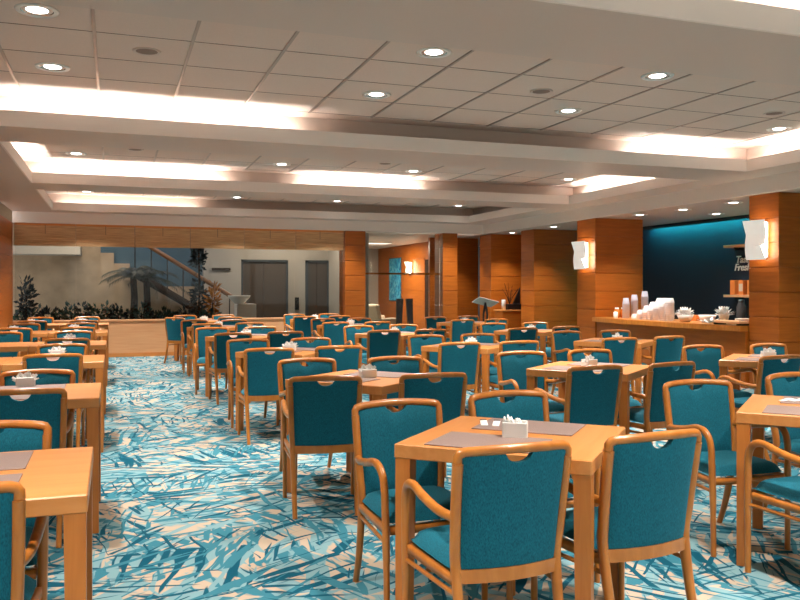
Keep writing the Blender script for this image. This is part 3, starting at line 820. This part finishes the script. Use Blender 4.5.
# shelves, cartons, light strip and lettering on the navy wall
for z, nm in ((1.22, 'lower'), (2.08, 'upper')):
    t = empty('wall_shelf', (XR, 10.35, z)); tag(t, '%s wooden shelf on the navy bar wall' % nm, 'shelf', 'wooden shelves on the bar wall')
    MB().rbox(-.26, 0, -1.0, 1.0, -.022, .022, .004).build('board', M['lowwall'], t)
    for sy in (-.8, .8): B(-.2, 0, sy-.012, sy+.012, -.06, -.022).build('bracket', M['dark'], t)
for k in range(7):
    y = 11.22-.2*k
    t = empty('carton', (XR-.13, y, 1.242)); tag(t, 'orange carton on the lower bar shelf, %s from its free end' % STK[k], 'carton', 'orange cartons on the bar shelf')
    MB().rbox(-.05, .05, -.055, .055, 0, .25, .004).build('body', M['orangebox'], t)
    MB().rbox(-.051, -.049, -.045, .045, .06, .19, .0004).build('pattern', M['cream'] if k % 2 else M['orangebox'], t)
t = empty('light_strip', (XR-.02, 10.9, ZB-.035)); tag(t, 'cyan light strip along the top of the navy wall', 'light')
B(-.15, -.12, -2.8, 2.8, -.008, .008).build('strip', M['cyan'], t)
m = B(-.19, -.175, -2.8, 2.8, -.03, .034); m.box(-.175, -.10, -2.8, 2.8, .012, .034); m.box(-.04, .02, -2.8, 2.8, .02, .034); m.box(-.12, -.03, -.02, .02, .02, .034); m.build('cover', M['navy'], t)
def lettering(body, y, z, size, label):
    cu = bpy.data.curves.new('lettering', 'FONT'); cu.body = body; cu.size = size; cu.extrude = .006; cu.shear = .25; cu.offset = .003; cu.materials.append(M['text'])
    o = bpy.data.objects.new('wall_lettering', cu); COL.objects.link(o); o.location = (XR-.008, y, z); o.rotation_euler = (R(90), 0, R(-90))
    bpy.context.view_layer.update()
    me = bpy.data.meshes.new_from_object(o.evaluated_get(bpy.context.evaluated_depsgraph_get())); mo = bpy.data.objects.new('wall_lettering', me); COL.objects.link(mo)
    mo.location = o.location; mo.rotation_euler = o.rotation_euler; bpy.data.objects.remove(o)
    if not me.materials: me.materials.append(M['text'])
    tag(mo, label, 'lettering', 'white words on the bar wall')
lettering('Tasty', 11.33, 1.80, .17, 'white painted word Tasty on the navy wall'); lettering('Fresh', 11.36, 1.665, .17, 'white painted word Fresh on the navy wall')

# ------------------------------------------------------------------ lectern, cabinet and what stands on it
t = empty('lectern', (7.50, 15.6, 0), R(12)); tag(t, 'dark lectern with pale tilted top before the recess', 'lectern')
mm = Matrix.Translation((0, 0, 1.06)) @ Matrix.Rotation(R(-22), 4, 'X') @ Matrix.Rotation(R(14), 4, 'Y')
MB().rbox(-.25, .25, -.15, .15, -.010, .010, .004, mm).build('reading_board', M['chrome2'] if 'chrome2' in M else M['plaster'], t)
m = MB(); m.tube([(-.05, 0, .03), (-.05, 0, .8), (0, 0, 1.05)], .022, 8); m.tube([(.05, 0, .03), (.05, 0, .8), (0, 0, 1.05)], .022, 8); m.build('post', M['dark'], t)
MB().rbox(-.2, .2, -.16, .16, 0, .03, .006).build('base', M['dark'], t)
t = empty('side_cabinet', (8.50, 16.42, 0)); tag(t, 'small orange wood cabinet against the far column', 'cabinet')
MB().rbox(-.28, .28, -.2, .2, 0, .84, .004).build('body', M['panel'], t); MB().rbox(-.30, .30, -.22, .22, .84, .87, .004).build('top', M['table'], t)
dr = MB().rbox(-.26, .26, -.212, -.2, .05, .80, .003).build('door', M['panel'], t)
MB().lathe([(0, -.03), (.012, -.026), (.014, -.018), (.006, -.010), (.006, 0)], (0, 0, 0), 10, Matrix.Translation((.2, -.212, .5)) @ Matrix.Rotation(R(-90), 4, 'X')).build('door_knob', M['chrome'], dr)
t = empty('candle_lamp', (8.30, 16.32, .87)); tag(t, 'white cylindrical candle on the small cabinet', 'candle')
MB().lathe([(0, 0), (.045, 0), (.046, .22), (.04, .228), (0, .226)], seg=16).build('wax', M['white'], t); MB().tube([(0, 0, .22), (0, 0, .245)], .003, 5).build('wick', M['dark'], t)
t = empty('flower_box', (8.56, 16.38, .87)); tag(t, 'black planter box with thin reddish twigs on the cabinet', 'planter')
MB().rbox(-.18, .18, -.1, .1, 0, .13, .006).build('box_body', M['dark'], t)
m = MB()
for k in range(14):
    a = random.uniform(-.5, .5); b_ = random.uniform(-.4, .4); l = random.uniform(.25, .5)
    m.tube([(-.08, 0, .12), (-.08+a*.15, b_*.1, .12+l*.5), (-.08+a*.4, b_*.3, .12+l)], .004, 4)
m.build('twigs', M['bark'], t)
m = MB(); m.add([(.0, -.02, .13), (.18, -.02, .13), (.18, -.02, .50), (.0, .02, .13), (.18, .02, .13), (.18, .02, .50)], [(0,1,2),(5,4,3),(0,3,4,1),(1,4,5,2),(2,5,3,0)]); m.build('panel', M['dark'], t)

# ------------------------------------------------------------------ atrium behind the glass
struct(B(-4.0, -.28, 20.5, 20.6, 0, 4).build('wall_stone', M['stone']), 'rough beige stone wall behind the far glass', 'wall')
sl = MB()
for a, b, h in ((-.28, .02, 2.2), (.02, .38, 1.95), (.38, .85, 1.68), (.85, 2.1, 1.40)): sl.box(a, b, 20.42, 20.5, 0, h)
struct(sl.build('wall_stone_low', M['stone']), 'stepped end of the rough stone wall', 'wall')
struct(B(-.28, 2.85, 20.5, 20.6, 0, 4).build('wall_stair', M['tealwall']), 'slate blue wall behind the staircase', 'wall')
struct(B(2.10, 3.02, 20.30, 20.5, 0, 4).build('wall_lift_pier', M['plaster']), 'pale pier left of the lifts', 'wall')
struct(B(3.02, 5.3, 20.5, 20.6, 0, 4).build('wall_lift', M['plaster']), 'pale wall around the lifts', 'wall')
struct(B(5.3, 5.42, 17.3, 24.3, 0, 3.2).build('wall_partition', M['plaster']), 'pale partition between lobby and lounge', 'wall')
struct(B(5.42, 8.0, 24.2, 24.3, 0, ZB).build('wall_lounge_end', M['plaster']), 'grey end wall of the lounge', 'wall')
struct(B(5.3, 8.0, 17.25, 24.3, ZB, ZB+.05).build('ceiling_lounge', M['fascia']), 'grey lounge ceiling', 'ceiling')
struct(B(-4.0, 5.4, 17.0, 21, 3.3, 3.4).build('ceiling_lobby', M['plaster']), 'grey lobby ceiling', 'ceiling')
struct(B(-4.1, -4.0, 16.95, 21, 0, 3.4).build('wall_lobby_end', M['plaster']), 'end wall of the lobby', 'wall')
struct(MB().box(-3.9, -.7, 19.6, 20.5, 2.12, 2.30).build('trim_2', M['plaster']), 'pale band across the stone wall', 'trim')
for x0, x1, nm, n in ((3.02, 4.20, 'left', 1), (4.70, 5.28, 'right', 2)):
    d = MB(); d.box(x0+.06, (x0+x1)/2-.004, 20.44, 20.48, 0, 2.02); d.box((x0+x1)/2+.004, x1-.02, 20.44, 20.48, 0, 2.02)
    dd = struct(d.build('door_%d' % n, M['door']), 'dark bronze lift doors, %s of two' % nm, 'door')
    f = MB(); f.box(x0, x0+.06, 20.40, 20.5, 0, 2.08); f.box(x1-.02, x1+.03, 20.40, 20.5, 0, 2.08); f.box(x0, x1, 20.40, 20.5, 2.02, 2.08); f.build('door_frame', M['slate'], dd)
t = tag(MB().rbox(4.42, 4.52, 20.43, 20.5, .80, 1.12, .004).build('call_panel', M['dark']), 'black lift call panel between the lift doors', 'panel')
t = tag(MB().rbox(2.30, 2.75, 20.25, 20.30, 1.80, 1.86, .004).build('wall_plaque', M['bark']), 'small brown plaque on the pale pier', 'sign')
# staircase
t = empty('staircase', (1.8, 19.7, 0)); tag(t, 'staircase with wooden handrail rising behind the palms', 'staircase')
m = MB()
for k in range(11):
    x = 1.3-.26*k; m.box(x-.28, x, .0, .75, -.0+.155*k, .155*(k+1))
m.build('steps', M['stone'], t)
rail = [(-1.40, -.1, 2.58), (1.25, -.1, .93)]
MB().tube(rail, .04, 8, flat=1.3).build('handrail', M['rail'], t)
MB().tube([(-1.40, -.1, 1.75), (1.25, -.1, .12)], .05, 4, flat=1.8).build('stringer', M['bark'], t)
for k in range(8):
    x = 1.2-.36*k; zt_ = .93+(1.25-x)*.6226
    MB().tube([(x, -.1, zt_-.82), (x, -.1, zt_)], .014, 6).build('baluster', M['dark'], t)
# planter and plants
struct(B(XL, 4.7, 17.1, 18.0, 0, .60).build('trim_3', M['soil']), 'long bed of soil behind the glass', 'planter')
def leafball(mb, c, rad, n, l, w, squash=1.0, hollow=.3):
    for k in range(n):
        d = Vector((random.gauss(0, 1), random.gauss(0, 1), random.gauss(0, 1))).normalized()
        p = Vector(c)+Vector((d.x*rad[0], d.y*rad[1], d.z*rad[2]))*random.uniform(hollow, 1)
        e = (d+Vector((random.uniform(-.7, .7), random.uniform(-.7, .7), random.uniform(-.2, .9)))).normalized()
        s = e.cross(Vector((random.uniform(-1, 1), random.uniform(-1, 1), .3))).normalized()*w; q = p+e*l*random.uniform(.6, 1.3); u = s.cross(e).normalized()*w*.35
        mid = p+(q-p)*.5
        mb.add([p, mid-s, q, mid+s, mid-u], [(0, 1, 4), (1, 2, 4), (2, 3, 4), (3, 0, 4)])
SH = ['first', 'second', 'third', 'fourth', 'fifth', 'sixth', 'seventh', 'eighth', 'ninth', 'tenth', 'eleventh', 'twelfth', 'thirteenth', 'fourteenth', 'fifteenth', 'sixteenth', 'seventeenth']
for k in range(17):
    x = -1.68+.235*k*.95; y = random.uniform(17.3, 17.6); hh = random.uniform(.15, .25)*(1 if k < 11 else .7)
    t = empty('shrub', (x, y, .60)); tag(t, 'low leafy shrub in the bed behind glass, %s from the left' % SH[k], 'plant', 'low shrubs behind the far glass')
    m = MB(); leafball(m, (0, 0, hh*.9), (.20, .18, hh), 80, .11, .030); m.build('leaves', [M['leaf'], M['leaf2'], M['leaf3']][k % 3], t)
    MB().tube([(0, 0, -.02), (0, 0, hh)], .012, 5).build('stem', M['bark'], t)
def palm(x, y, h, label, seed):
    random.seed(seed); t = empty('palm', (x, y, .58)); tag(t, label, 'palm', 'palms behind the far glass')
    MB().tube(spline([(0, 0, 0), (.02, 0, h*.5), (0, 0, h)], 6), [.085-.025*k/12 for k in range(13)], 9).build('trunk', M['bark'], t)
    for k in range(15):
        a = k*2.399; e = random.uniform(.25, 1.15); l = random.uniform(.55, .82)
        pts = []
        for q in range(8):
            s = q/7; rr = l*s*math.cos(e)+.1*s*s; zz = l*s*math.sin(e)*1.0-(.55*l)*s*s*1.15
            pts.append(Vector((math.cos(a)*rr, math.sin(a)*rr, h+zz)))
        m = MB(); m.tube(pts, [.010-.001*q for q in range(8)], 4)
        for q in range(1, 8):
            for sgn in (-1, 1):
                for half in (0, .5):
                    p = pts[q-1].lerp(pts[q], half+.25); tdir = (pts[q]-pts[q-1]).normalized(); sd = tdir.cross(Vector((0, 0, 1))).normalized()*sgn
                    tip = p+sd*.17*(1-.5*q/8)+tdir*.10-Vector((0, 0, .07)); w_ = tdir*.018
                    m.add([p-w_, p+w_, tip], [(0, 1, 2)])
        m.build('frond', M['palm'], t)
    MB().tube([(0, 0, h-.05), (0, 0, h+.12)], [.07, .02], 8).build('crown_shaft', M['palm'], t)
palm(.40, 17.6, 1.02, 'palm tree behind the far glass, left of the pair', 3)
palm(.66, 17.75, .98, 'palm tree behind the far glass, right of the pair', 5)
random.seed(11)
t = empty('potted_tree', (1.72, 17.6, .60)); tag(t, 'tall dark clipped tree before the staircase', 'tree')
m = MB(); leafball(m, (0, 0, 1.45), (.15, .15, .36), 240, .10, .028); leafball(m, (0, 0, .55), (.17, .15, .40), 260, .10, .028); m.build('foliage', M['leaf3'], t)
MB().tube([(0, 0, -.02), (.02, 0, .8), (0, 0, 1.6)], .022, 7).build('trunk', M['bark'], t)
t = empty('russet_plant', (2.0, 17.45, .60)); tag(t, 'upright russet leaved plant beside the dark tree', 'plant')
m = MB(); leafball(m, (0, 0, .45), (.12, .12, .42), 130, .15, .026); m.build('leaves', M['dryleaf'], t); MB().tube([(0, 0, -.02), (0, 0, .5)], .015, 6).build('stem', M['bark'], t)
t = empty('corner_plant', (-1.62, 17.5, .60)); tag(t, 'dark leafy plant in the far left corner behind glass', 'plant')
m = MB(); leafball(m, (0, 0, .5), (.14, .14, .48), 200, .12, .03); m.build('leaves', M['leaf3'], t); MB().tube([(0, 0, -.02), (0, 0, .6)], .015, 6).build('stem', M['bark'], t)
t = empty('stone_pedestal', (2.86, 18.6, 0)); tag(t, 'white block pedestal behind the glass near the lifts', 'pedestal')
MB().rbox(-.22, .22, -.2, .2, 0, 1.0, .01).build('block', M['white'], t); MB().rbox(-.24, .24, -.22, .22, 0, .08, .01).build('plinth', M['plaster'], t)
lathe_thing('stone_bowl', [(0, 0), (.10, 0), (.13, .03), (.24, .14), (.26, .19), (.235, .19), (.10, .05), (0, .05)], M['white'], (2.72, 18.6, 1.0), 'white stone bowl on the block pedestal', 'bowl')
# ------------------------------------------------------------------ lounge behind the right glass
t = empty('wall_painting', (7.9, 22.55, 1.62)); tag(t, 'tall blue abstract painting on the lounge wall', 'painting')
B(-.03, 0, -.5, .5, -.62, .62).build('canvas', M['art'], t); B(-.022, 0, -.52, .52, -.64, .64).build('frame', M['slate'], t)
d = struct(B(7.86, 7.9, 19.35, 20.05, 0, 2.12).build('door_3', M['bark']), 'dark door in the lounge wood wall', 'door')
m = MB(); m.box(7.85, 7.9, 19.28, 19.35, 0, 2.18); m.box(7.85, 7.9, 20.05, 20.12, 0, 2.18); m.box(7.85, 7.9, 19.28, 20.12, 2.12, 2.18); m.build('door_frame', M['panel'], d)
MB().tube([(7.84, 19.43, 1.0), (7.84, 19.55, 1.0)], .012, 6).build('door_handle', M['chrome'], d)
def lounge_chair(x, y, rz, label):
    t = empty('lounge_chair', (x, y, 0), R(rz)); tag(t, label, 'chair', 'cream lounge chairs behind glass'); f = M['cream']
    MB().rbox(-.32, .32, -.30, .32, .26, .44, .03).build('seat', f, t)
    mm = Matrix.Translation((0, -.28, .66)) @ Matrix.Rotation(R(14), 4, 'X'); MB().rbox(-.32, .32, -.07, .07, -.28, .28, .03, mm).build('backrest', f, t)
    for sx in (-1, 1):
        MB().rbox(sx*.34-.06, sx*.34+.06, -.32, .32, .22, .58, .03).build('armrest', f, t)
        for sy in (-1, 1): MB().tube([(sx*.3, sy*.26, 0), (sx*.3, sy*.26, .26)], .018, 6).build('leg', M['dark'], t)
lounge_chair(6.95, 22.0, -125, 'cream lounge chair with tilted back, farther one'); lounge_chair(6.62, 20.3, -60, 'low cream lounge chair, nearer one behind the glass')
t = empty('stone_sculpture', (6.78, 18.6, 0)); tag(t, 'dark sculpture of two curved upright slabs in the lounge', 'sculpture')
for sx in (-1, 1):
    m = MB()
    def fs(a, b, sx=sx):
        zz = .08+1.02*b; w = .055+.03*b; xx = sx*(.16-.035*b)+sx*w*(2*a-1)
        return Vector((xx, .05*math.sin(b*2), zz))
    m.grid(fs, 4, 12, flip=sx < 0); m.grid(lambda a, b: fs(a, b)+Vector((0, .08, 0)), 4, 12, flip=sx > 0)
    ring = [(i/4, 0) for i in range(4)]+[(1, j/12) for j in range(12)]+[(1-i/4, 1) for i in range(4)]+[(0, 1-j/12) for j in range(12)]
    vs = [fs(*q) for q in ring]+[fs(*q)+Vector((0, .08, 0)) for q in ring]; n = len(ring)
    m.add(vs, [(i, (i+1) % n, (i+1) % n+n, i+n) for i in range(n)]); m.build('slab', M['slate'], t)
MB().rbox(-.25, .25, -.12, .2, 0, .09, .008).build('base', M['slate'], t)

# ------------------------------------------------------------------ lamps added to light the lobby and lounge
def ceil_panel(x, y, z, sx, sy, e, label, col=(1, .86, .70)):
    t = empty('added_ceiling_lamp', (x, y, z)); tag(t, label, 'light', 'lamps added for the rooms behind the glass')
    B(-sx/2, sx/2, -sy/2, sy/2, -.03, 0).build('housing', M['white'], t)
    B(-sx/2+.02, sx/2-.02, -sy/2+.02, sy/2-.02, -.034, -.03).build('diffuser', emit('lit panel', (*col, 1), 1.5), t)
    lamp('AREA', (0, 0, -.04), e, col, t, shape='RECTANGLE', size=sx-.04, size_y=sy-.04)
ceil_panel(-.6, 18.9, 3.3, 1.2, .6, 28, 'added lobby ceiling lamp over the planted bed')
ceil_panel(1.3, 19.0, 3.3, 1.0, .6, 12, 'added lobby ceiling lamp over the staircase', (.72, .80, 1))
ceil_panel(4.0, 19.2, 3.3, 1.2, .6, 42, 'added lobby ceiling lamp before the lifts')
ceil_panel(6.6, 20.8, ZB, 1.0, .5, 110, 'added rectangular lamp on the lounge ceiling')

# ------------------------------------------------------------------ world, camera, colour
w = bpy.data.worlds.new('World'); S.world = w; w.use_nodes = True
w.node_tree.nodes['Background'].inputs[0].default_value = (1.0, .97, .93, 1); w.node_tree.nodes['Background'].inputs[1].default_value = WORLD_E
cam = bpy.data.cameras.new('Camera'); co = bpy.data.objects.new('Camera', cam); COL.objects.link(co)
F = 805.0; cam.sensor_width = 36; cam.lens = F/800*36; cam.shift_y = -11.5/800; cam.clip_start = .05; cam.clip_end = 100
co.location = (0, 0, H_EYE); co.rotation_euler = (R(90), 0, -math.atan(287/805))
S.camera = co
S.view_settings.view_transform = 'Standard'; S.view_settings.look = 'None'; S.view_settings.gamma = 1; S.view_settings.exposure = 0.5
S.cycles.use_denoising = True; S.cycles.max_bounces = 8; S.cycles.diffuse_bounces = 5; S.cycles.sample_clamp_indirect = 6
S.cycles.caustics_reflective = False; S.cycles.caustics_refractive = False
